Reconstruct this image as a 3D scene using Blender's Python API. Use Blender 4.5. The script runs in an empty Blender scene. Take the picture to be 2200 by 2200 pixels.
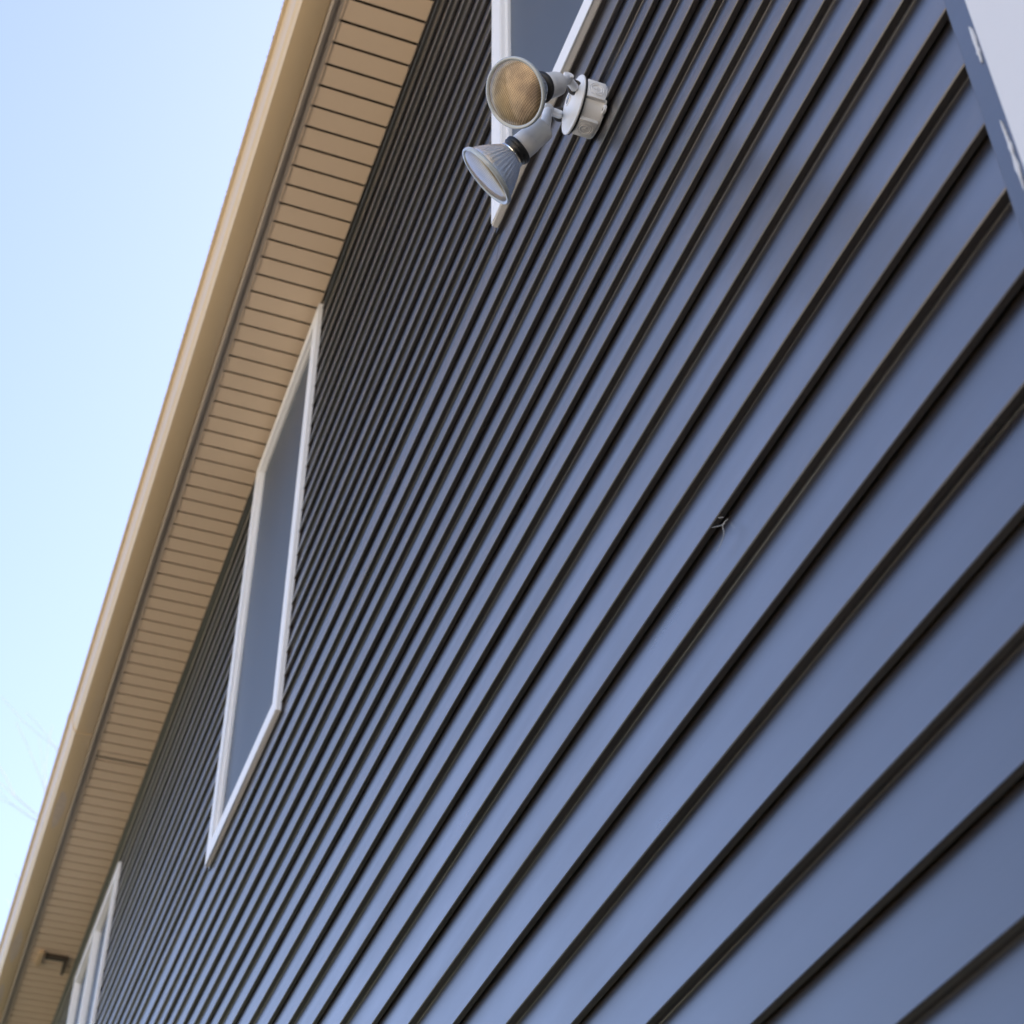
import bpy, bmesh, math, random
from mathutils import Vector, Matrix, noise
random.seed(7)
D = 0.7956                      # camera distance from the wall
scene = bpy.context.scene
# ---------------------------------------------------------------- camera
cam = bpy.data.cameras.new("camera"); cam_ob = bpy.data.objects.new("camera", cam)
scene.collection.objects.link(cam_ob); scene.camera = cam_ob
RX = Vector((0.34715, 0.93779, -0.00687)); DN = Vector((-0.63503, 0.22967, -0.73755)); FW = Vector((-0.69009, 0.26040, 0.67525))
M = Matrix((RX, -DN, -FW)).transposed().to_4x4(); M.translation = (0, -D, 1.6)
cam_ob.matrix_world = M
cam.sensor_width = 36; cam.sensor_fit = 'HORIZONTAL'; cam.lens = 59.457
cam.clip_start = 0.05; cam.clip_end = 5000
cam.dof.use_dof = True; cam.dof.focus_distance = 2.75; cam.dof.aperture_fstop = 7.5
scene.render.resolution_x = scene.render.resolution_y = 1024
# ---------------------------------------------------------------- sky and sun
SUN_EL, SUN_AZ = math.radians(47), math.radians(115)     # azimuth measured from +X towards +Y (behind the house)
world = bpy.data.worlds.new("World"); scene.world = world; world.use_nodes = True
wn = world.node_tree; bg = wn.nodes["Background"]
sky = wn.nodes.new("ShaderNodeTexSky"); sky.sky_type = 'NISHITA'; sky.sun_disc = False
sky.sun_elevation = SUN_EL; sky.sun_rotation = math.pi/2 - SUN_AZ
sky.air_density = 1.0; sky.dust_density = 0.9; sky.ozone_density = 1.8
wb = wn.nodes.new("ShaderNodeMix"); wb.data_type = 'RGBA'; wb.blend_type = 'MULTIPLY'; wb.inputs['Factor'].default_value = 1
wb.inputs['B'].default_value = (1.04, .905, .90, 1)          # the camera's white balance, uniform over the whole sky
wn.links.new(sky.outputs[0], wb.inputs['A']); wn.links.new(wb.outputs['Result'], bg.inputs[0]); bg.inputs[1].default_value = 0.15
sun = bpy.data.lights.new("sun", 'SUN'); sun.energy = 5.0; sun.angle = math.radians(0.5); sun.color = (1, 0.94, 0.85)
sun_ob = bpy.data.objects.new("sun", sun); scene.collection.objects.link(sun_ob)
sd = Vector((math.cos(SUN_EL)*math.cos(SUN_AZ), math.cos(SUN_EL)*math.sin(SUN_AZ), math.sin(SUN_EL)))
sun_ob.rotation_euler = sd.to_track_quat('Z', 'Y').to_euler()
scene.view_settings.view_transform = 'Standard'; scene.view_settings.look = 'None'
scene.view_settings.exposure = 1.5; scene.view_settings.gamma = 1
scene.view_settings.use_curve_mapping = False
scene.render.engine = 'CYCLES'

# ---------------------------------------------------------------- helpers
C = scene.collection
def obj(name, bm, mat, parent=None, smooth=False, loc=None):
    me = bpy.data.meshes.new(name); bm.to_mesh(me); bm.free()
    if mat: me.materials.append(mat)
    if smooth:
        for f in me.polygons: f.use_smooth = True
    o = bpy.data.objects.new(name, me); C.objects.link(o)
    if parent: o.parent = parent
    if loc: o.location = loc
    return o
def empty(name, label, cat, loc=(0, 0, 0), group=None):
    o = bpy.data.objects.new(name, None); C.objects.link(o); o.location = loc
    o['label'] = label; o['category'] = cat; o.empty_display_size = .1
    if group: o['group'] = group
    return o
def struct(o, label=None):
    o['kind'] = 'structure'
    if label: o['label'] = label
    return o
def box(bm, x0, x1, y0, y1, z0, z1):
    vs = [bm.verts.new((x, y, z)) for x in (x0, x1) for y in (y0, y1) for z in (z0, z1)]
    for f in ((0, 1, 3, 2), (4, 6, 7, 5), (0, 4, 5, 1), (2, 3, 7, 6), (0, 2, 6, 4), (1, 5, 7, 3)):
        bm.faces.new([vs[i] for i in f])
    return vs
def bevel(bm, w, seg=2):
    bmesh.ops.recalc_face_normals(bm, faces=bm.faces)
    bmesh.ops.bevel(bm, geom=list(bm.edges), offset=w, segments=seg, affect='EDGES', profile=.5)
def prism_x(bm, prof, x0, x1, caps=True):
    """closed (y,z) profile swept along x"""
    a = [bm.verts.new((x0, y, z)) for y, z in prof]; b = [bm.verts.new((x1, y, z)) for y, z in prof]
    n = len(prof)
    for i in range(n):
        j = (i+1) % n; bm.faces.new((a[i], a[j], b[j], b[i]))
    if caps: bm.faces.new(a); bm.faces.new(b[::-1])
    bmesh.ops.recalc_face_normals(bm, faces=bm.faces)
def prism_wavy(bm, prof, x0, x1, seed):
    """as prism_x, in half metre steps with the slight waviness of hung vinyl"""
    n = max(2, int((x1-x0)/.45)); rows = []
    for k in range(n+1):
        x = x0 + (x1-x0)*k/n
        dy = .0007*noise.noise(Vector((x*1.1, seed*3.7, 0))); dz = .0011*noise.noise(Vector((x*.8, seed*5.3, 7)))
        rows.append([bm.verts.new((x, y+dy, z+dz)) for y, z in prof])
    m = len(prof)
    for a, b in zip(rows, rows[1:]):
        for i in range(m):
            j = (i+1) % m; bm.faces.new((a[i], a[j], b[j], b[i]))
    bm.faces.new(rows[0]); bm.faces.new(rows[-1][::-1])
    bmesh.ops.recalc_face_normals(bm, faces=bm.faces)
def prism_y(bm, prof, y0, y1):
    """closed (x,z) profile swept along y"""
    a = [bm.verts.new((x, y0, z)) for x, z in prof]; b = [bm.verts.new((x, y1, z)) for x, z in prof]
    n = len(prof)
    for i in range(n):
        j = (i+1) % n; bm.faces.new((a[i], a[j], b[j], b[i]))
    bm.faces.new(a); bm.faces.new(b[::-1]); bmesh.ops.recalc_face_normals(bm, faces=bm.faces)
def frame_of(axis):
    a = Vector(axis).normalized(); t = Vector((0, 0, 1)) if abs(a.z) < .9 else Vector((1, 0, 0))
    u = a.cross(t).normalized(); v = a.cross(u); return a, u, v
def lathe(bm, prof, o, axis, n=48, flute=None, cap0=False, cap1=False):
    """profile of (r, t) about the axis through o; flute(i,t)->radius factor"""
    a, u, v = frame_of(axis); o = Vector(o); rings = []
    for k, (r, t) in enumerate(prof):
        ring = []
        for i in range(n):
            th = 2*math.pi*i/n; rr = r*(flute(k, i) if flute else 1)
            ring.append(bm.verts.new(o + a*t + u*math.cos(th)*rr + v*math.sin(th)*rr))
        rings.append(ring)
    for k in range(len(rings)-1):
        for i in range(n):
            j = (i+1) % n; bm.faces.new((rings[k][i], rings[k][j], rings[k+1][j], rings[k+1][i]))
    if cap0: bm.faces.new(rings[0][::-1])
    if cap1: bm.faces.new(rings[-1])
    return rings
def tube(bm, p, q, r0, r1=None, n=16):
    p = Vector(p); q = Vector(q); r1 = r0 if r1 is None else r1
    lathe(bm, [(r0, 0), (r1, (q-p).length)], p, q-p, n, cap0=True, cap1=True)
def autosmooth(o, ang=35):
    for f in o.data.polygons: f.use_smooth = True
    o.data.set_sharp_from_angle(angle=math.radians(ang))
    return o

# ---------------------------------------------------------------- materials
def mat(name, col, rough=.5, ior=1.5, metal=0., spec=.5, noise_scale=None, noise_amt=0., bump=0., bump_scale=40., coat=0., stretch=(1, 1, 1)):
    m = bpy.data.materials.new(name); m.use_nodes = True; nt = m.node_tree; b = nt.nodes["Principled BSDF"]
    b.inputs['Base Color'].default_value = (*col, 1); b.inputs['Roughness'].default_value = rough
    b.inputs['IOR'].default_value = ior; b.inputs['Metallic'].default_value = metal
    b.inputs['Specular IOR Level'].default_value = spec; b.inputs['Coat Weight'].default_value = coat; b.inputs['Coat Roughness'].default_value = rough
    tc = nt.nodes.new('ShaderNodeTexCoord'); mp = nt.nodes.new('ShaderNodeMapping'); mp.inputs['Scale'].default_value = stretch
    nt.links.new(tc.outputs['Object'], mp.inputs[0])
    if noise_amt:
        nz = nt.nodes.new('ShaderNodeTexNoise'); nz.inputs['Scale'].default_value = noise_scale or 4; nz.inputs['Detail'].default_value = 6
        nt.links.new(mp.outputs[0], nz.inputs[0])
        mx = nt.nodes.new('ShaderNodeMix'); mx.data_type = 'RGBA'
        mx.inputs['A'].default_value = (*[c*(1-noise_amt) for c in col], 1); mx.inputs['B'].default_value = (*[min(1, c*(1+noise_amt)) for c in col], 1)
        nt.links.new(nz.outputs['Fac'], mx.inputs['Factor']); nt.links.new(mx.outputs['Result'], b.inputs['Base Color'])
    if bump:
        nb = nt.nodes.new('ShaderNodeTexNoise'); nb.inputs['Scale'].default_value = bump_scale; nb.inputs['Detail'].default_value = 4
        nt.links.new(mp.outputs[0], nb.inputs[0])
        bp = nt.nodes.new('ShaderNodeBump'); bp.inputs['Strength'].default_value = bump; bp.inputs['Distance'].default_value = .001
        nt.links.new(nb.outputs['Fac'], bp.inputs['Height']); nt.links.new(bp.outputs[0], b.inputs['Normal'])
    return m
M_SIDING = mat("dark_vinyl", (.013, .008, .005), .31, 2.05, coat=.9, noise_scale=3, noise_amt=.12, bump=.25, bump_scale=60, stretch=(.15, 1, 1.))
nt = M_SIDING.node_tree; b = nt.nodes["Principled BSDF"]
tc = nt.nodes.new('ShaderNodeTexCoord'); mp = nt.nodes.new('ShaderNodeMapping'); mp.inputs['Scale'].default_value = (.35, 1, 1.3)
nz = nt.nodes.new('ShaderNodeTexNoise'); nz.inputs['Scale'].default_value = 7; nz.inputs['Detail'].default_value = 5
mr = nt.nodes.new('ShaderNodeMapRange'); mr.inputs['From Min'].default_value = .3; mr.inputs['From Max'].default_value = .7; mr.inputs['To Min'].default_value = .27; mr.inputs['To Max'].default_value = .36
nt.links.new(tc.outputs['Object'], mp.inputs[0]); nt.links.new(mp.outputs[0], nz.inputs[0]); nt.links.new(nz.outputs['Fac'], mr.inputs['Value'])
nt.links.new(mr.outputs[0], b.inputs['Roughness']); nt.links.new(mr.outputs[0], b.inputs['Coat Roughness'])
M_SOFFIT = mat("tan_soffit", (.75, .59, .43), .45, noise_scale=2.5, noise_amt=.07, bump=.15, bump_scale=90)
M_TRIM = mat("taupe_trim", (.42, .36, .30), .4, noise_scale=5, noise_amt=.08)
M_GUTTER = mat("tan_aluminium", (.66, .51, .32), .28, 1.55, noise_scale=2, noise_amt=.10, bump=.2, bump_scale=6, stretch=(.4, 1, 1))
M_WHITE = mat("white_vinyl", (.82, .82, .82), .35, noise_scale=6, noise_amt=.03)
M_PAINT = mat("white_paint", (.66, .65, .65), .5, noise_scale=5, noise_amt=.03, bump=.3, bump_scale=25)
M_FIX = mat("white_enamel", (.79, .79, .79), .33, noise_scale=20, noise_amt=.03, bump=.15, bump_scale=300)
M_BLACK = mat("black_rubber", (.012, .012, .013), .45)
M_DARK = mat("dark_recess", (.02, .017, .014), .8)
M_CURTAIN = mat("grey_blind", (.20, .20, .21), .8, noise_scale=3, noise_amt=.1)
M_ROOF = mat("roof_shingle", (.10, .09, .08), .9, noise_scale=30, noise_amt=.4, bump=.6)
M_CONC = mat("pale_concrete", (.58, .48, .36), .9, noise_scale=.8, noise_amt=.18, bump=.4)
M_DARKSTRIP = mat("dark_ground_strip", (.035, .027, .02), .95, noise_scale=25, noise_amt=.4, bump=1.)
M_GRASS = mat("lawn_grass", (.045, .05, .02), .95, noise_scale=1.5, noise_amt=.35, bump=.5)
M_BARK = mat("pale_bark", (.66, .56, .44), .9, noise_scale=8, noise_amt=.25, bump=.6)
M_SILVER = mat("mirrored_glass_back", (.88, .91, .94), .27, metal=.85, noise_scale=30, noise_amt=.06)
M_CHROME = mat("bright_metal", (.75, .74, .72), .15, metal=1.)
M_RIM = mat("glass_rim", (.42, .46, .48), .08, 1.5, coat=.6)
M_DIRT = mat("gutter_grime", (.16, .11, .06), .9, noise_scale=60, noise_amt=.4)
M_SEAL = mat("grey_sealant", (.60, .50, .42), .3, noise_scale=40, noise_amt=.2)
M_SILK = mat("pale_silk", (.50, .50, .47), .5)
M_BROWN = mat("dark_brown", (.05, .036, .026), .6)
# prismatic lamp lens: fine hexagonal cells, tan colour painting in the reflected ground light
M_LENS = bpy.data.materials.new("stippled_lens"); M_LENS.use_nodes = True
nt = M_LENS.node_tree; b = nt.nodes["Principled BSDF"]
tc = nt.nodes.new('ShaderNodeTexCoord'); vo = nt.nodes.new('ShaderNodeTexVoronoi'); vo.inputs['Scale'].default_value = 420
vo.inputs['Randomness'].default_value = .12
rp = nt.nodes.new('ShaderNodeValToRGB'); rp.color_ramp.elements[0].position = .15; rp.color_ramp.elements[0].color = (.56, .42, .26, 1)
rp.color_ramp.elements[1].position = .75; rp.color_ramp.elements[1].color = (.10, .065, .035, 1)
nz = nt.nodes.new('ShaderNodeTexNoise'); nz.inputs['Scale'].default_value = 28; nz.inputs['Detail'].default_value = 2
mx = nt.nodes.new('ShaderNodeMix'); mx.data_type = 'RGBA'; mx.blend_type = 'MULTIPLY'; mx.inputs['Factor'].default_value = .6
r2 = nt.nodes.new('ShaderNodeValToRGB'); r2.color_ramp.elements[0].position = .38; r2.color_ramp.elements[0].color = (.34, .30, .28, 1)
r2.color_ramp.elements[1].position = .62; r2.color_ramp.elements[1].color = (1, .98, .92, 1)
bp = nt.nodes.new('ShaderNodeBump'); bp.inputs['Strength'].default_value = .6; bp.inputs['Distance'].default_value = .0006; bp.invert = True
L = nt.links.new
L(tc.outputs['Object'], vo.inputs['Vector']); L(tc.outputs['Object'], nz.inputs['Vector']); L(vo.outputs['Distance'], rp.inputs[0]); L(nz.outputs['Fac'], r2.inputs[0])
L(rp.outputs[0], mx.inputs['A']); L(r2.outputs[0], mx.inputs['B']); L(mx.outputs['Result'], b.inputs['Base Color'])
L(vo.outputs['Distance'], bp.inputs['Height']); L(bp.outputs[0], b.inputs['Normal'])
b.inputs['Metallic'].default_value = .55; b.inputs['Roughness'].default_value = .28; b.inputs['Coat Weight'].default_value = .8; b.inputs['Coat Roughness'].default_value = .08
vo.distance = 'EUCLIDEAN'
# window pane: clear glass that mirrors the sky
M_PANE = bpy.data.materials.new("window_glass"); M_PANE.use_nodes = True; nt = M_PANE.node_tree; nt.nodes.clear()
out = nt.nodes.new('ShaderNodeOutputMaterial'); tr = nt.nodes.new('ShaderNodeBsdfTransparent'); gl = nt.nodes.new('ShaderNodeBsdfGlossy')
fr = nt.nodes.new('ShaderNodeFresnel'); ms = nt.nodes.new('ShaderNodeMixShader')
tr.inputs[0].default_value = (.80, .84, .84, 1); gl.inputs['Roughness'].default_value = .03; fr.inputs[0].default_value = 1.55
nt.links.new(fr.outputs[0], ms.inputs[0]); nt.links.new(tr.outputs[0], ms.inputs[1]); nt.links.new(gl.outputs[0], ms.inputs[2]); nt.links.new(ms.outputs[0], out.inputs[0])

M_SCREEN = mat("screen_mesh", (.062, .078, .098), .42, 1.5, noise_scale=6, noise_amt=.12, stretch=(1, 1, .05))
M_SCREEN.node_tree.nodes["Principled BSDF"].inputs['Alpha'].default_value = .88

# ---------------------------------------------------------------- ground
HS = 6.448                      # height of the soffit
XA, XB = -14.0, -0.752          # far end of the house, near end of the siding
bm = bmesh.new()
for q in (((-400, -400), (400, 400)),):
    vs = [bm.verts.new((x, y, 0)) for x, y in ((-400, -400), (400, -400), (400, 400), (-400, 400))]; bm.faces.new(vs)
struct(obj('ground', bm, M_GRASS), 'dark lawn around the house')
bm = bmesh.new(); vs = [bm.verts.new((x, y, .004)) for x, y in ((-7, -40), (40, -40), (40, -3.4), (-7, -3.4))]; bm.faces.new(vs)
struct(obj('bounce_ground', bm, M_CONC), 'unseen pale ground added to bounce light up at the soffit')  # added out of view to bounce warm sunlight onto the soffit
bm = bmesh.new(); vs = [bm.verts.new((x, y, .008)) for x, y in ((-30, -1.6), (8, -1.6), (8, -.02), (-30, -.02))]; bm.faces.new(vs)
struct(obj('dark_ground_strip', bm, M_DARKSTRIP), 'unseen dark strip added at the foot of the wall to cut bounce')  # added out of view so the siding undersides reflect dark ground

# ---------------------------------------------------------------- house
house = empty('house', 'two storey house clad in dark vinyl siding under tan eaves', 'house', (XA, 0, 0))
HP = Vector((XA, 0, 0))
def part(name, bm, m, parent=house, smooth=False):
    bmesh.ops.translate(bm, verts=bm.verts, vec=-HP) if parent is house else None
    return obj(name, bm, m, parent, smooth)
# siding courses; heights read off the wall, which is not perfectly even
P = .1016; Z0 = 2.6184
DZ = [-.542, -.399, -.297, -.274, -.192, -.108, -.028, .018, .084, .14, .202, .215, .267, .311, .285, .197, .123, .079, .126, .074, .033, .117, .35, .288, .176, .13, .045, .086, .036, .024, -.043, -.074, -.099, -.092, -.176, -.175, -.217, -.199, -.201, -.184, -.105, 0.]
def zc(k): return Z0 + P*(k + (DZ[k+3] if -3 <= k <= 38 else (-.542 + .02*(-3-k) if k < -3 else 0)))
WINDOWS = [(-2.190, -1.245, 4.585, 6.400, 'plain'), (-5.025, -4.075, 4.560, 6.400, 'plain'), (-9.20, -7.86, 4.560, 6.170, 'twin')]
JX = .009                       # siding channel round a window
B = .0137
def course_profile(z0, z1, even):
    h = z1 - z0; t = B*.97
    if even:    # panel edge: hooked butt with an open gap above the panel below
        low = [(.0012, z0+.0004), (.0094, z0+.0006), (.0100, z0+.006), (.0120, z0+.008)]
    else:       # fold in the middle of a panel: the underside curves into the face below
        low = [(.0012, z0+.0002), (.0088, z0+.0004), (.0112, z0-.0002), (.0126, z0-.0012), (.0134, z0-.0030), (.0150, z0-.0034)]
    face = [(t + .0006, z1 + .012), (t*.5, z0 + h*.5), (.0004, z0+.0035), (0, z0+.0016)]
    back = [(t + .003, z1+.012)]
    return face + low + [(low[-1][0]+.006, low[-1][1])] + back
kk = -22
while zc(kk) < HS - .02:
    z0, z1 = zc(kk), zc(kk+1); even = kk % 2 == 0
    holes = sorted([(w[0]-JX*.5, w[1]+JX*.5) for w in WINDOWS if z1 > w[2]-.012 and z0 < w[3]+.012])
    segs = []; x = XA
    for a, c in holes: segs.append((x, a)); x = c
    segs.append((x, XB))
    rr = random.Random((kk//2)*13+5)
    for a, c in segs:
        # panels lap one over the next; only some rows show a joint
        cuts = [a]
        if rr.random() < .45:
            s = rr.uniform(-9.5, -4.6)
            if a+.3 < s < c-.3: cuts.append(s)
        cuts.append(c)
        for i in range(len(cuts)-1):
            sh = .0006*(i % 2)
            pr = [(y - sh, z) for y, z in course_profile(z0, min(z1, HS-.012), even)]
            bm = bmesh.new(); prism_wavy(bm, pr, cuts[i] - (.02 if i else 0), cuts[i+1], kk + 60)
            part('siding_board', bm, M_SIDING)
    for w in WINDOWS:               # boards notched under and over a window
        a, c = w[0]-JX*.5, w[1]+JX*.5
        if z1 > w[2]-.012 and z0 < w[2]-.012:
            full = course_profile(z0, z1, even); t = B*.97 + .0006; zt = w[2] - .004; yt = t*(zt-z0)/(z1+.012-z0)
            pr = [(yt, zt)] + [p for p in full[1:4] if p[1] < zt] + full[4:-1] + [(max(yt+.003, full[-2][0]), zt)]
            bm = bmesh.new(); prism_x(bm, pr, a, c); part('siding_board', bm, M_SIDING)
        if z1 > w[3]+.012 and z0 < w[3]+.012:
            t = B*.97 + .0006; zb = w[3] + .002; yb = t*(zb-z0)/(z1+.012-z0); ze = min(z1+.012, HS-.004)
            bm = bmesh.new(); prism_x(bm, [(t, ze), (yb, zb), (yb+.004, zb), (t+.004, ze)], a, c); part('siding_board', bm, M_SIDING)
    kk += 1
# sheathing behind the siding, with the window openings left open
bm = bmesh.new()
xs = [XA]; 
for w in sorted(WINDOWS): xs += [w[0]+.02, w[1]-.02]
xs.append(.30)
for i in range(0, len(xs), 2): box(bm, xs[i], xs[i+1], .024, .16, 0, HS+.15)
for w in WINDOWS:
    box(bm, w[0]+.02, w[1]-.02, .024, .16, 0, w[2]+.02); box(bm, w[0]+.02, w[1]-.02, .024, .16, w[3]-.02, HS+.15)
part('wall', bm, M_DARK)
bm = bmesh.new(); box(bm, XA, XA+.12, .16, 8, 0, HS+.15); box(bm, .18, .30, .16, 8, 0, HS+.15); box(bm, XA, .30, 8, 8.15, 0, HS+.15)
for x in (XA, .18):             # gable ends
    prism_y_v = [bm.verts.new((x, y, z)) for y, z in ((.16, HS+.15), (8, HS+.15), (4.1, HS+1.72))]; bm.faces.new(prism_y_v)
part('end_wall', bm, M_SIDING)
bm = bmesh.new(); box(bm, XA, .30, -.012, .024, 0, zc(-22)+.02); part('foundation', bm, M_CONC)
# corner: siding coloured channel, then a white painted corner board with a ragged caulk line
bm = bmesh.new(); box(bm, XB, -.7105, -.0065, .020, .40, HS-.012); bevel(bm, .0012, 2); part('corner_channel', bm, M_SIDING)
bm = bmesh.new(); box(bm, -.7125, .31, -.020, .0235, .10, HS-.012); bevel(bm, .003, 3); part('corner_board', bm, M_PAINT)
def ragged(x0, za, zb, w, seed):
    bm = bmesh.new(); n = 46; prev = None
    for i in range(n+1):
        t = i/n; z = za + (zb-za)*t
        ww = w*(.35 + .9*abs(noise.noise(Vector((z*55, seed, 0)))) + .5*abs(noise.noise(Vector((z*170, seed, 3)))))*math.sin(math.pi*min(1, max(0.02, t)))**.5
        cx = x0 + .0016*noise.noise(Vector((z*30, seed, 9)))
        row = [bm.verts.new((cx-ww*.5, -.0066, z)), bm.verts.new((cx-ww*.2, -.0080, z)), bm.verts.new((cx+ww*.3, -.0082, z)), bm.verts.new((cx+ww*.5, -.0066, z))]
        if prev:
            for j in range(3): bm.faces.new((prev[j], prev[j+1], row[j+1], row[j]))
        prev = row
    bmesh.ops.recalc_face_normals(bm, faces=bm.faces); return bm
part('caulk', ragged(-.7290, 3.090, 3.158, .0074, 1.5), M_PAINT, smooth=True)
part('caulk', ragged(-.7302, 2.880, 2.992, .0072, 4.5), M_PAINT, smooth=True)

# windows
def ring(bm, x0, x1, z0, z1, w, y0, y1, bv=.002, sill=0):
    """four mitred frame members, front at y0, back at y1"""
    o = [(x0, z0), (x1, z0), (x1, z1), (x0, z1)]; i = [(x0+w, z0+w), (x1-w, z0+w), (x1-w, z1-w), (x0+w, z1-w)]
    for k in range(4):
        j = (k+1) % 4; q = [o[k], o[j], i[j], i[k]]
        a = [bm.verts.new((x, y0, z)) for x, z in q]; b2 = [bm.verts.new((x, y1, z)) for x, z in q]
        bm.faces.new(a); bm.faces.new(b2[::-1])
        for e in range(4): bm.faces.new((a[e], a[(e+1) % 4], b2[(e+1) % 4], b2[e]))
    bmesh.ops.remove_doubles(bm, verts=bm.verts, dist=1e-6)
    bmesh.ops.recalc_face_normals(bm, faces=bm.faces)
for wi, (x0, x1, z0, z1, kind) in enumerate(WINDOWS):
    w = bpy.data.objects.new('window', None); C.objects.link(w); w.parent = house; w.location = Vector((x0, 0, z0)) - HP
    w['label'] = ['white framed window behind the floodlight', 'tall white framed window in the middle of the wall', 'wide white twin window at the far end of the wall'][wi]
    def wp(name, bm, m, smooth=False):
        bmesh.ops.translate(bm, verts=bm.verts, vec=-Vector((x0, 0, z0))); return obj(name, bm, m, w, smooth)
    F = -.013
    bm = bmesh.new(); ring(bm, x0, x1, z0, z1, .064, F, .03)
    bmesh.ops.bevel(bm, geom=[e for e in bm.edges if all(abs(v.co.y-F) < 1e-5 for v in e.verts)], offset=.003, segments=2, affect='EDGES')
    wp('frame', bm, M_WHITE)
    # dark channel that receives the siding
    bm = bmesh.new(); ring(bm, x0-JX, x1+JX, z0-JX, min(z1+JX, HS-.01), JX-.0005, .0025, .022); wp('siding_channel', bm, M_SIDING)
    lites = [(x0+.064, x1-.064)] if kind == 'plain' else [(x0+.064, (x0+x1)/2-.030), ((x0+x1)/2+.030, x1-.064)]
    if kind == 'twin':
        bm = bmesh.new(); box(bm, (x0+x1)/2-.030, (x0+x1)/2+.030, F+.002, .03, z0+.064, z1-.064); bevel(bm, .002); wp('mullion', bm, M_WHITE)
    for a, c in lites:
        d0 = F+.014 if kind == 'plain' else F+.018
        bm = bmesh.new(); ring(bm, a, c, z0+.064, z1-.064, .011, d0, .028)
        bmesh.ops.bevel(bm, geom=[e for e in bm.edges if all(abs(v.co.y-d0) < 1e-5 for v in e.verts)], offset=.002, segments=2, affect='EDGES')
        wp('sash', bm, M_WHITE)
        bm = bmesh.new(); gy = F+.030 if kind == 'plain' else F+.040
        vs = [bm.verts.new(p) for p in ((a+.008, gy, z0+.07), (c-.008, gy, z0+.07), (c-.008, gy, z1-.07), (a+.008, gy, z1-.07))]; bm.faces.new(vs)
        wp('pane', bm, M_PANE)
        bm = bmesh.new(); sy = gy - .006
        vs = [bm.verts.new(p) for p in ((a+.006, sy, z0+.068), (c-.006, sy, z0+.068), (c-.006, sy, z1-.068), (a+.006, sy, z1-.068))]; bm.faces.new(vs)
        wp('insect_screen', bm, M_SCREEN)
        bm = bmesh.new(); nseg = int((c-a)/.01); prev = None
        for i in range(nseg+1):     # hanging blind with shallow vertical folds
            x = a + .004 + (c-a-.008)*i/nseg; y = .055 + .010*math.sin(x*42) + .006*math.sin(x*101+wi)
            cur = (bm.verts.new((x, y, z0+.05)), bm.verts.new((x, y, z1-.05)))
            if prev: bm.faces.new((prev[0], cur[0], cur[1], prev[1]))
            prev = cur
        wp('blind', bm, M_CURTAIN, True)

# soffit: narrow slats with grooves between, running out from the wall
SP = .08575; X1 = -2.8584; GR = .0098
def slat_bm(w):
    bm = bmesh.new(); g = GR/2
    prism_y(bm, [(g+.0012, 0), (w-g-.0012, 0), (w-g, .0012), (w-g-.014, .024), (g+.014, .024), (g, .0012)], -.266, .0)
    return bm
proto = None; i = -24
while X1 - SP*(i+1) > XA:
    xa = X1 - SP*(i+1)
    if i == 51: pass
    if proto is None:
        proto = obj('soffit_slat', slat_bm(SP), M_SOFFIT, house); o = proto
    else:
        o = proto.copy(); C.objects.link(o)
    jog = .0016 if 52 <= i else 0
    o.location = Vector((xa, 0, HS + jog + random.uniform(-.0003, .0003))) - HP
    i += 1
bm = bmesh.new(); box(bm, XA, .45, -.27, .02, HS+.0245, HS+.04); part('groove_shade_backing', bm, M_BROWN)  # dark brown puts the shade of the slat grooves into the colour
# dark strip standing in for the darker gap between two soffit panels
bm = bmesh.new(); box(bm, -7.372, -7.361, -.262, -.004, HS-.0010, HS+.010); part('panel_joint', bm, M_BROWN)
# wall-side shadow channel, outer trim, fascia
bm = bmesh.new(); prism_x(bm, [(.0, HS-.012), (.022, HS-.012), (.022, HS+.02), (0, HS+.02)], XA, XB); part('wall_channel', bm, M_SIDING)
bm = bmesh.new()
prism_x(bm, [(-.2600, HS-.003), (-.2600, HS+.006), (-.2630, HS+.006), (-.2645, HS-.0005), (-.2745, HS-.0005), (-.2755, HS+.006), (-.2855, HS+.006), (-.2865, HS-.004), (-.2965, HS-.0085),
             (-.2985, HS-.0085), (-.3042, HS-.0035), (-.3048, HS+.000), (-.3048, HS+.16), (-.298, HS+.16), (-.298, HS+.012), (-.262, HS+.012), (-.2585, HS+.010), (-.2585, HS-.003)], XA, .45)
part('fascia', bm, M_TRIM)
# gutter: two lengths of K-style gutter joined by a slip connector
def gut(z, s=0.):
    o = [(-.3060, .150), (-.3060, .006), (-.3075, .002), (-.311, 0), (-.388, 0), (-.3925, .0012), (-.3950, .0045), (-.3985, .0110), (-.4030, .0165), (-.4075, .0205), (-.4095, .0240), (-.4102, .0290),
         (-.4125, .0400), (-.4160, .0560), (-.4200, .0740), (-.4235, .0900), (-.4265, .0955), (-.4330, .0965), (-.4380, .0985), (-.4398, .1020), (-.4395, .1070), (-.4370, .1085), (-.4280, .1085)]
    inn = [(-.4280, .1068), (-.4365, .1060), (-.4370, .1005), (-.4300, .0985), (-.4240, .0975), (-.4205, .0910), (-.4130, .0560), (-.4075, .0260), (-.398, .0155), (-.3915, .0035), (-.309, .0035), (-.3078, .006), (-.3078, .150)]
    pr = [(y - (s if zz < .11 and y < -.308 else 0), HS + z + zz - (s if zz < .09 else 0)) for y, zz in o] + [(y, HS+z+zz) for y, zz in inn]
    return pr
GZ = .004; XJ = -7.226
for a, c, s in ((XJ-.02, .60, .0), (XA-.2, XJ, .0016)):
    bm = bmesh.new(); prism_x(bm, gut(GZ, s), a, c); bm.normal_update()
    o = part('gutter', bm, M_GUTTER); autosmooth(o, 30)
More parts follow.
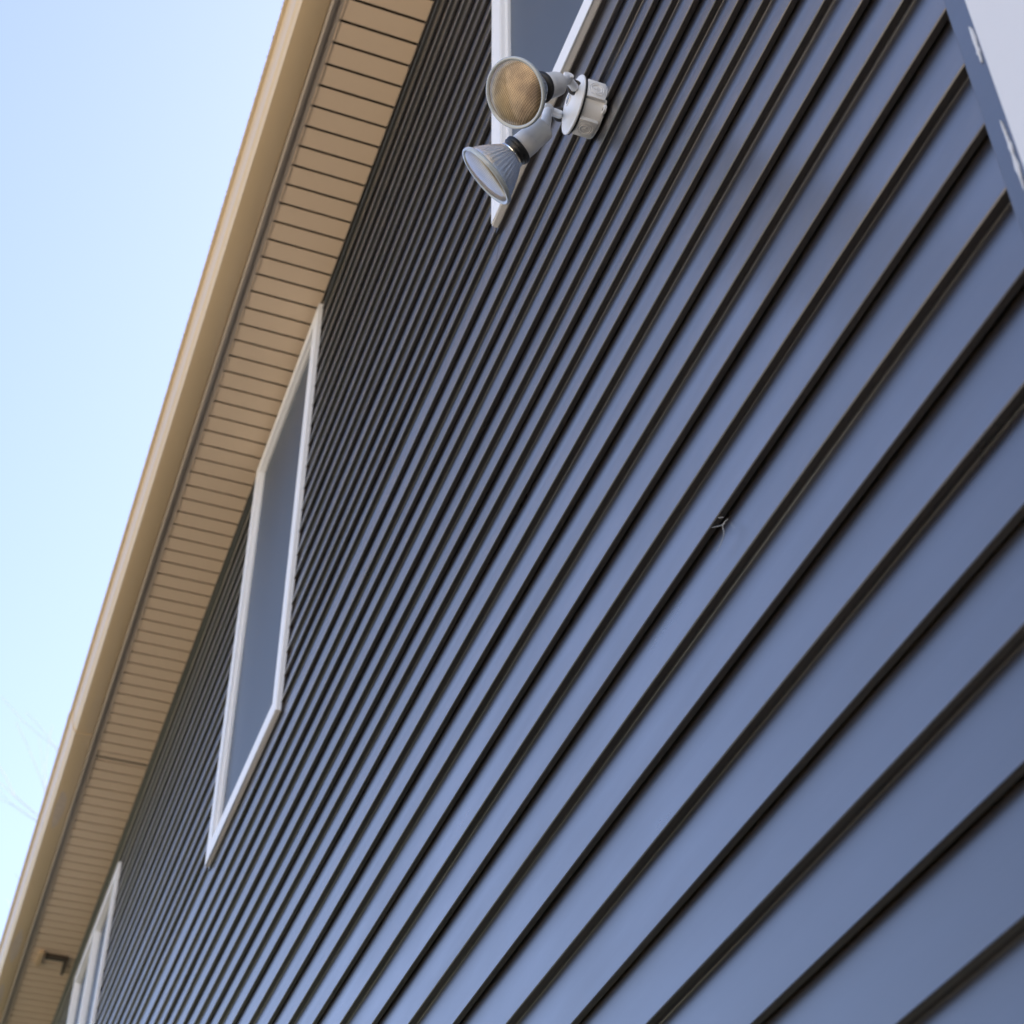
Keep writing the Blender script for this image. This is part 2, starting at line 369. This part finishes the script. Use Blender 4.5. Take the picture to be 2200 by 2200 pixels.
bm = bmesh.new(); prism_x(bm, gut(GZ, .0030)[2:22] + [(-.4280, HS+GZ+.105), (-.4130, HS+GZ+.056), (-.4075, HS+GZ+.026), (-.388, HS+GZ+.004), (-.311, HS+GZ+.004)], XJ-.045, XJ+.03)
autosmooth(part('gutter_connector', bm, M_GUTTER), 30)
def patch(x0, x1, y0, y1, seed):
    bm = bmesh.new(); n = 26; c = bm.verts.new(((x0+x1)/2, (y0+y1)/2, HS+GZ-.0034)); rim = []
    for i in range(n):
        t = 2*math.pi*i/n; r = .86 + .22*noise.noise(Vector((math.cos(t)*1.7+seed, math.sin(t)*1.7, seed)))
        rim.append(bm.verts.new(((x0+x1)/2 + (x1-x0)/2*math.cos(t)*r, (y0+y1)/2 + (y1-y0)/2*math.sin(t)*r, HS+GZ-.0012)))
    for i in range(n): bm.faces.new((c, rim[i], rim[(i+1) % n]))
    bmesh.ops.recalc_face_normals(bm, faces=bm.faces)
    return bm
for a in ((-8.20, -7.66, -.389, -.322, 1), (-9.80, -9.20, -.389, -.322, 5), (-10.5, -9.9, -.388, -.33, 9)):
    part('sealant_patch', patch(*a), M_SEAL, smooth=True)
# specks of grime on the lip of the gutter
bm = bmesh.new(); rr = random.Random(3)
for i in range(240):
    x = rr.choice([rr.gauss(-3.1, .18), rr.gauss(-3.9, .22), rr.uniform(-6.5, -2.7), rr.gauss(-4.6, .15)]); r = rr.uniform(.0010, .0030)
    y = -.4402 + rr.uniform(-.0004, .0006); z = HS+GZ+rr.uniform(.098, .108)
    lathe(bm, [(r*.2, -.0008), (r, 0), (r*.2, .0008)], (x, y, z), (0, 1, 0), 6, cap0=True, cap1=True)
g = part('gutter_grime', bm, M_DIRT); g['kind'] = 'stuff'
# roof
bm = bmesh.new()
for s in (0, 1):
    y0, y1 = (-.400, 4.1) if s == 0 else (8.6, 4.1); za = HS+.16; zb = HS+1.95
    v = [bm.verts.new(p) for p in ((XA-.3, y0, za), (.55, y0, za), (.55, y1, zb), (XA-.3, y1, zb))]
    u = [bm.verts.new((p.co.x, p.co.y, p.co.z+.035)) for p in v]
    bm.faces.new(v[::-1]); bm.faces.new(u)
    for i in range(4): bm.faces.new((v[i], v[(i+1) % 4], u[(i+1) % 4], u[i]))
bmesh.ops.recalc_face_normals(bm, faces=bm.faces); part('roof', bm, M_ROOF)

# loose dark bracket under the far soffit
br = empty('eave_bracket', 'dark bracket with a tan end clip under the far soffit', 'bracket', (-9.5, -.10, HS-.005))
bm = bmesh.new(); box(bm, -.045, -.005, -.075, .055, -.020, .004); bevel(bm, .003); obj('bar', bm, M_BROWN, br)
bm = bmesh.new()
a = Vector((-.02, .045, -.010)); c = Vector((-.21, .05, -.014)); tube(bm, a, c, .012, .009, 10); obj('strut', bm, M_BROWN, br)
bm = bmesh.new(); box(bm, -.155, .02, -.118, -.088, -.018, .004); bevel(bm, .003); obj('end_clip', bm, mat("light_tan", (.62, .45, .27), .5), br)

# ---------------------------------------------------------------- floodlight
fl = empty('floodlight', 'white twin head floodlight on a round box beside the window', 'floodlight', (-1.647, 0, 4.277))
FP = Vector((-1.647, 0, 4.277))
def fo(name, bm, m, parent=None, ang=35):
    bmesh.ops.recalc_face_normals(bm, faces=bm.faces)
    bmesh.ops.translate(bm, verts=bm.verts, vec=-FP)
    o = obj(name, bm, m, parent or fl); autosmooth(o, ang); return o
c0 = Vector((-1.647, 0, 4.277)); OUT = Vector((0, -1, 0))
# round junction box with three flat lugs
bm = bmesh.new(); R0 = .0505
lathe(bm, [(R0-.003, -.004), (R0+.0005, -.0035), (R0+.0012, .000), (R0, .003), (R0, .0385), (R0+.001, .039)], c0, OUT, 72, cap0=True, cap1=True)
jb = fo('junction_box', bm, M_FIX)
def lug(ang, w, r, y0=.002, y1=.0375):
    d = Vector((math.cos(ang), 0, math.sin(ang))); t = Vector((-math.sin(ang), 0, math.cos(ang)))
    bm = bmesh.new(); vs = []
    for y in (y0, y1):
        for s, rad in ((-1, R0-.006), (-1, r), (1, r), (1, R0-.006)):
            vs.append(bm.verts.new(c0 + d*rad + t*(s*w) + Vector((0, -y, 0))))
    for f in ((0, 1, 2, 3), (7, 6, 5, 4), (0, 4, 5, 1), (1, 5, 6, 2), (2, 6, 7, 3), (3, 7, 4, 0)): bm.faces.new([vs[i] for i in f])
    bevel(bm, .0012, 2)
    ctr = c0 + d*r + Vector((0, -(y0+y1)/2, 0))
    lathe(bm, [(.0150, -.001), (.0150, .0006), (.0142, .0010), (.0134, .0006), (.0134, -.001)], ctr, d, 36)
    lathe(bm, [(.0110, -.001), (.0110, .0010), (.0102, .0014), (.0094, .0004), (.0094, -.001)], ctr, d, 36)
    return bm, ctr, d, t
for ang in (math.radians(-12), math.radians(-100), math.radians(150)):
    bm, ctr, d, t = lug(ang, .021, R0+.0028)
    # raised mark: a slotted screw cross in the middle of each knockout
    for u in (t, Vector((0, 1, 0))):
        p = ctr + d*.0006; vs = box(bm, 0, 0, 0, 0, 0, 0)
        k = 0
        for sx in (-1, 1):
            for sy in (-1, 1):
                for sz in (-1, 1):
                    v2 = t if u is not t else Vector((0, 1, 0))
                    vs[k].co = p + u*sx*.0052 + v2*sy*.0008 + d*sz*.0006; k += 1
    fo('knockout_boss', bm, M_FIX, None, 30)
# mounting ear with its dark hole at the back edge
ea = math.radians(-50); d = Vector((math.cos(ea), 0, math.sin(ea)))
bm = bmesh.new(); lathe(bm, [(.0090, 0), (.0090, .004), (.0078, .005), (.0045, .005), (.0042, .001)], c0 + d*(R0+.004) + Vector((0, .002, 0)), OUT, 24, cap0=True); fo('mounting_ear', bm, M_FIX)
bm = bmesh.new(); lathe(bm, [(.0044, 0), (.0044, .002)], c0 + d*(R0+.004) + Vector((0, 0, 0)), OUT, 16, cap1=True); fo('screw_hole', bm, M_BLACK)
# black gasket and the shallow domed cover plate
bm = bmesh.new(); lathe(bm, [(.0545, .0380), (.0555, .0385), (.0555, .0425), (.0545, .0430)], c0, OUT, 72, cap0=True, cap1=True); fo('gasket', bm, M_BLACK)
bm = bmesh.new(); lathe(bm, [(.0560, .0420), (.0568, .0428), (.0568, .0450), (.0556, .0462), (.0535, .0466), (.0515, .0462), (.0500, .0468), (.0440, .0505), (.036, .0530), (.022, .0552), (.008, .0560), (.0005, .0561)], c0, OUT, 72, cap0=True, cap1=True)
cp = fo('cover_plate', bm, M_FIX, None, 50)
# screw well, its recess shade painted as a grey floor, and small screw
wc = c0 + Vector((.004, -.0556, .007))
bm = bmesh.new(); lathe(bm, [(.0135, -.001), (.0130, .0018), (.0118, .0024), (.0104, .0016), (.0100, .0004)], wc, OUT, 28); fo('screw_well', bm, M_FIX, cp)
bm = bmesh.new(); lathe(bm, [(.0103, .0013), (.0005, .0013)], wc, OUT, 24); fo('well_floor', bm, mat("well_shade_grey", (.22, .22, .23), .5), cp)
bm = bmesh.new(); lathe(bm, [(.0036, .001), (.0034, .003), (.0005, .0038)], wc + Vector((.003, 0, .002)), OUT, 16, cap0=True, cap1=True); fo('screw', bm, M_CHROME, cp)

def spot(face_c, rear, ringc, knuckle, label, roll=0.):
    """one lampholder with its PAR lamp. face_c: centre of the lens, rear: back end of the holder"""
    h = bpy.data.objects.new('lamp_head', None); C.objects.link(h); h.parent = fl; h['label'] = label
    face_c, rear, ringc, knuckle = map(Vector, (face_c, rear, ringc, knuckle))
    ax = (face_c - rear).normalized(); Lt = (face_c-rear).length
    RF = .0605
    tL = Lt                                # lens plane along the axis from the rear
    z = lambda s: tL - s                   # s measured back from the lens
    NF = 144
    # fluted reflector body
    bm = bmesh.new()
    prof = [(.0560, z(.0075)), (.0545, z(.0110)), (.0520, z(.0165)), (.0480, z(.0245)), (.0430, z(.0330)), (.0375, z(.0420)), (.0320, z(.0500)), (.0275, z(.0565)), (.0255, z(.0590))]
    amt = [0, .0, .026, .044, .048, .044, .030, .008, 0]
    lathe(bm, prof, rear, ax, NF, flute=lambda k, i: 1 - amt[k]*(.5+.5*math.cos(2*math.pi*i*36/NF)))
    fo('reflector', bm, M_SILVER, h, 60)
    bm = bmesh.new(); lathe(bm, [(.0255, z(.0585)), (.0258, z(.0610)), (.0235, z(.0645)), (.0225, z(.0680)), (.0238, z(.0700)), (.0215, z(.0740))], rear, ax, 48, cap1=True); fo('collar', bm, M_CHROME, h, 40)
    # glass rim and lens
    bm = bmesh.new(); lathe(bm, [(.0560, z(.0080)), (.0590, z(.0066)), (.0602, z(.0045)), (RF, z(.0015)), (.0600, z(-.0008)), (.0585, z(-.0020)), (.0560, z(-.0016)), (.0540, z(.0002))], rear, ax, 96); fo('rim', bm, M_RIM, h, 50)
    bm = bmesh.new(); lathe(bm, [(.0542, z(.0004)), (.0530, z(-.0004)), (.045, z(-.0028)), (.033, z(-.0050)), (.018, z(-.0068)), (.0004, z(-.0076))], rear, ax, 96, cap1=True); fo('lens', bm, M_LENS, h, 60)
    # black weather gasket, holder and knuckle
    bm = bmesh.new(); g0 = z(.0730)
    lathe(bm, [(.0225, g0+.0055), (.0262, g0+.0050), (.0275, g0+.0030), (.0262, g0+.0010), (.0278, g0-.0012), (.0278, g0-.0050), (.0262, g0-.0070), (.022, g0-.0072)], rear, ax, 64, cap0=True, cap1=True); fo('rubber_seal', bm, M_BLACK, h, 50)
    bm = bmesh.new(); e = g0-.0068
    lathe(bm, [(.0232, e), (.0238, e-.001), (.0236, e*.62), (.0230, e*.60), (.0226, e*.58), (.0220, e*.20), (.0208, e*.06), (.0180, 0), (.0004, -.0015)], rear, ax, 64, cap0=True); fo('lampholder', bm, M_FIX, h, 35)
    kb = knuckle
    bm = bmesh.new(); tube(bm, rear + ax*.004, rear + (kb-rear)*.5, .0115, .0095, 24); tube(bm, rear + (kb-rear)*.4, kb, .0092, .0085, 24)
    side = ax.cross(OUT).normalized()
    lathe(bm, [(.0085, -.0085), (.0098, -.0075), (.0098, .0075), (.0085, .0085)], kb, side, 28, cap0=True, cap1=True)
    fo('knuckle', bm, M_FIX, h, 35)
    bm = bmesh.new(); lathe(bm, [(.0050, .0084), (.0052, .0105), (.0030, .0115)], kb, side, 18, cap0=True, cap1=True); fo('bolt', bm, M_CHROME, h)
    bm = bmesh.new(); d = (ringc-kb).normalized(); tube(bm, kb, ringc + d*.004, .0075, .0082, 24); fo('stem', bm, M_FIX, h)
    bm = bmesh.new(); lathe(bm, [(.0132, -.002), (.0140, .001), (.0140, .0075), (.0130, .0090), (.009, .0092)], ringc, (kb-ringc), 8 if False else 28, cap0=True, cap1=True); fo('lock_ring', bm, M_BLACK, h)
    return h
spot((-1.5195, -.2101, 4.0494), (-1.5355, -.1225, 4.1460), (-1.6150, -.0545, 4.2810), (-1.5540, -.0960, 4.2030), 'lamp head facing the camera')
spot((-1.6690, -.2091, 4.0073), (-1.5900, -.1265, 4.0880), (-1.6930, -.0525, 4.3050), (-1.5955, -.1194, 4.1515), 'lamp head turned down to the left')

# ---------------------------------------------------------------- thread of web hanging from a siding edge
def curve_tube(bm, pts, r):
    pts = [Vector(p) for p in pts]
    fine = []
    for i in range(len(pts)-1):
        p0 = pts[max(0, i-1)]; p1 = pts[i]; p2 = pts[i+1]; p3 = pts[min(len(pts)-1, i+2)]
        for s in range(6):
            t = s/6; fine.append(.5*((2*p1) + (p2-p0)*t + (2*p0-5*p1+4*p2-p3)*t*t + (3*p1-p0-3*p2+p3)*t**3))
    fine.append(pts[-1])
    for i in range(len(fine)-1):
        k = 1 - .6*i/len(fine); tube(bm, fine[i], fine[i+1], r*k, r*k*.97, 6)
th = empty('web_thread', 'short pale strands of web caught on a siding edge', 'cobweb', (-1.36, -.004, 3.0))
for pts, r in (([(-1.352, -.001, 3.000), (-1.359, -.005, 2.995), (-1.359, -.005, 2.983), (-1.362, -.005, 2.977), (-1.371, -.004, 2.975), (-1.379, -.004, 2.972), (-1.386, -.003, 2.974)], .00050),
               ([(-1.359, -.002, 2.998), (-1.365, -.003, 3.000), (-1.372, -.004, 3.004), (-1.382, -.004, 3.011), (-1.394, -.002, 3.021)], .00048),
               ([(-1.366, .001, 3.015), (-1.372, -.002, 3.019), (-1.377, .001, 3.025)], .00045),
               ([(-1.346, .000, 2.989), (-1.343, -.003, 2.982), (-1.339, .000, 2.974)], .00025)):
    bm = bmesh.new(); curve_tube(bm, pts, r); bmesh.ops.translate(bm, verts=bm.verts, vec=-Vector((-1.36, -.004, 3.0)))
    obj('strand', bm, M_SILK, th, True)

# ---------------------------------------------------------------- bare tree beyond the gutter
tree = empty('bare_tree', 'tall bare pale barked tree beyond the gutter', 'tree', (-27, 3.2, 0))
rt = random.Random(11); tips = []
bmT = bmesh.new(); bmB = bmesh.new()
def grow(bm, p, d, r, L, depth):
    n = 3; q = p
    for i in range(n):
        d = (d + Vector((rt.uniform(-.16, .16), rt.uniform(-.16, .16), rt.uniform(-.02, .14)))).normalized()
        q2 = q + d*(L/n); r2 = r*(1 - .28/n)
        lathe(bm, [(r, 0), (r2, (q2-q).length)], q, q2-q, 8 if r > .03 else 5)
        q = q2; r = r2
    if depth == 0 or r < .006: tips.append(q); return
    for i in range(3 if depth > 2 else 2 + (rt.random() < .5)):
        a = rt.uniform(0, 6.28); sp = rt.uniform(.35, .75)
        _, u, v = frame_of(d); nd = (d + (u*math.cos(a)+v*math.sin(a))*sp).normalized()
        grow(bmB, q, nd, r*rt.uniform(.55, .75), L*rt.uniform(.66, .84), depth-1)
grow(bmT, Vector((0, 0, 0)), Vector((0, -.06, 1)), .19, 6.2, 6)
obj('trunk', bmT, M_BARK, tree, True); obj('branches', bmB, M_BARK, tree, True)
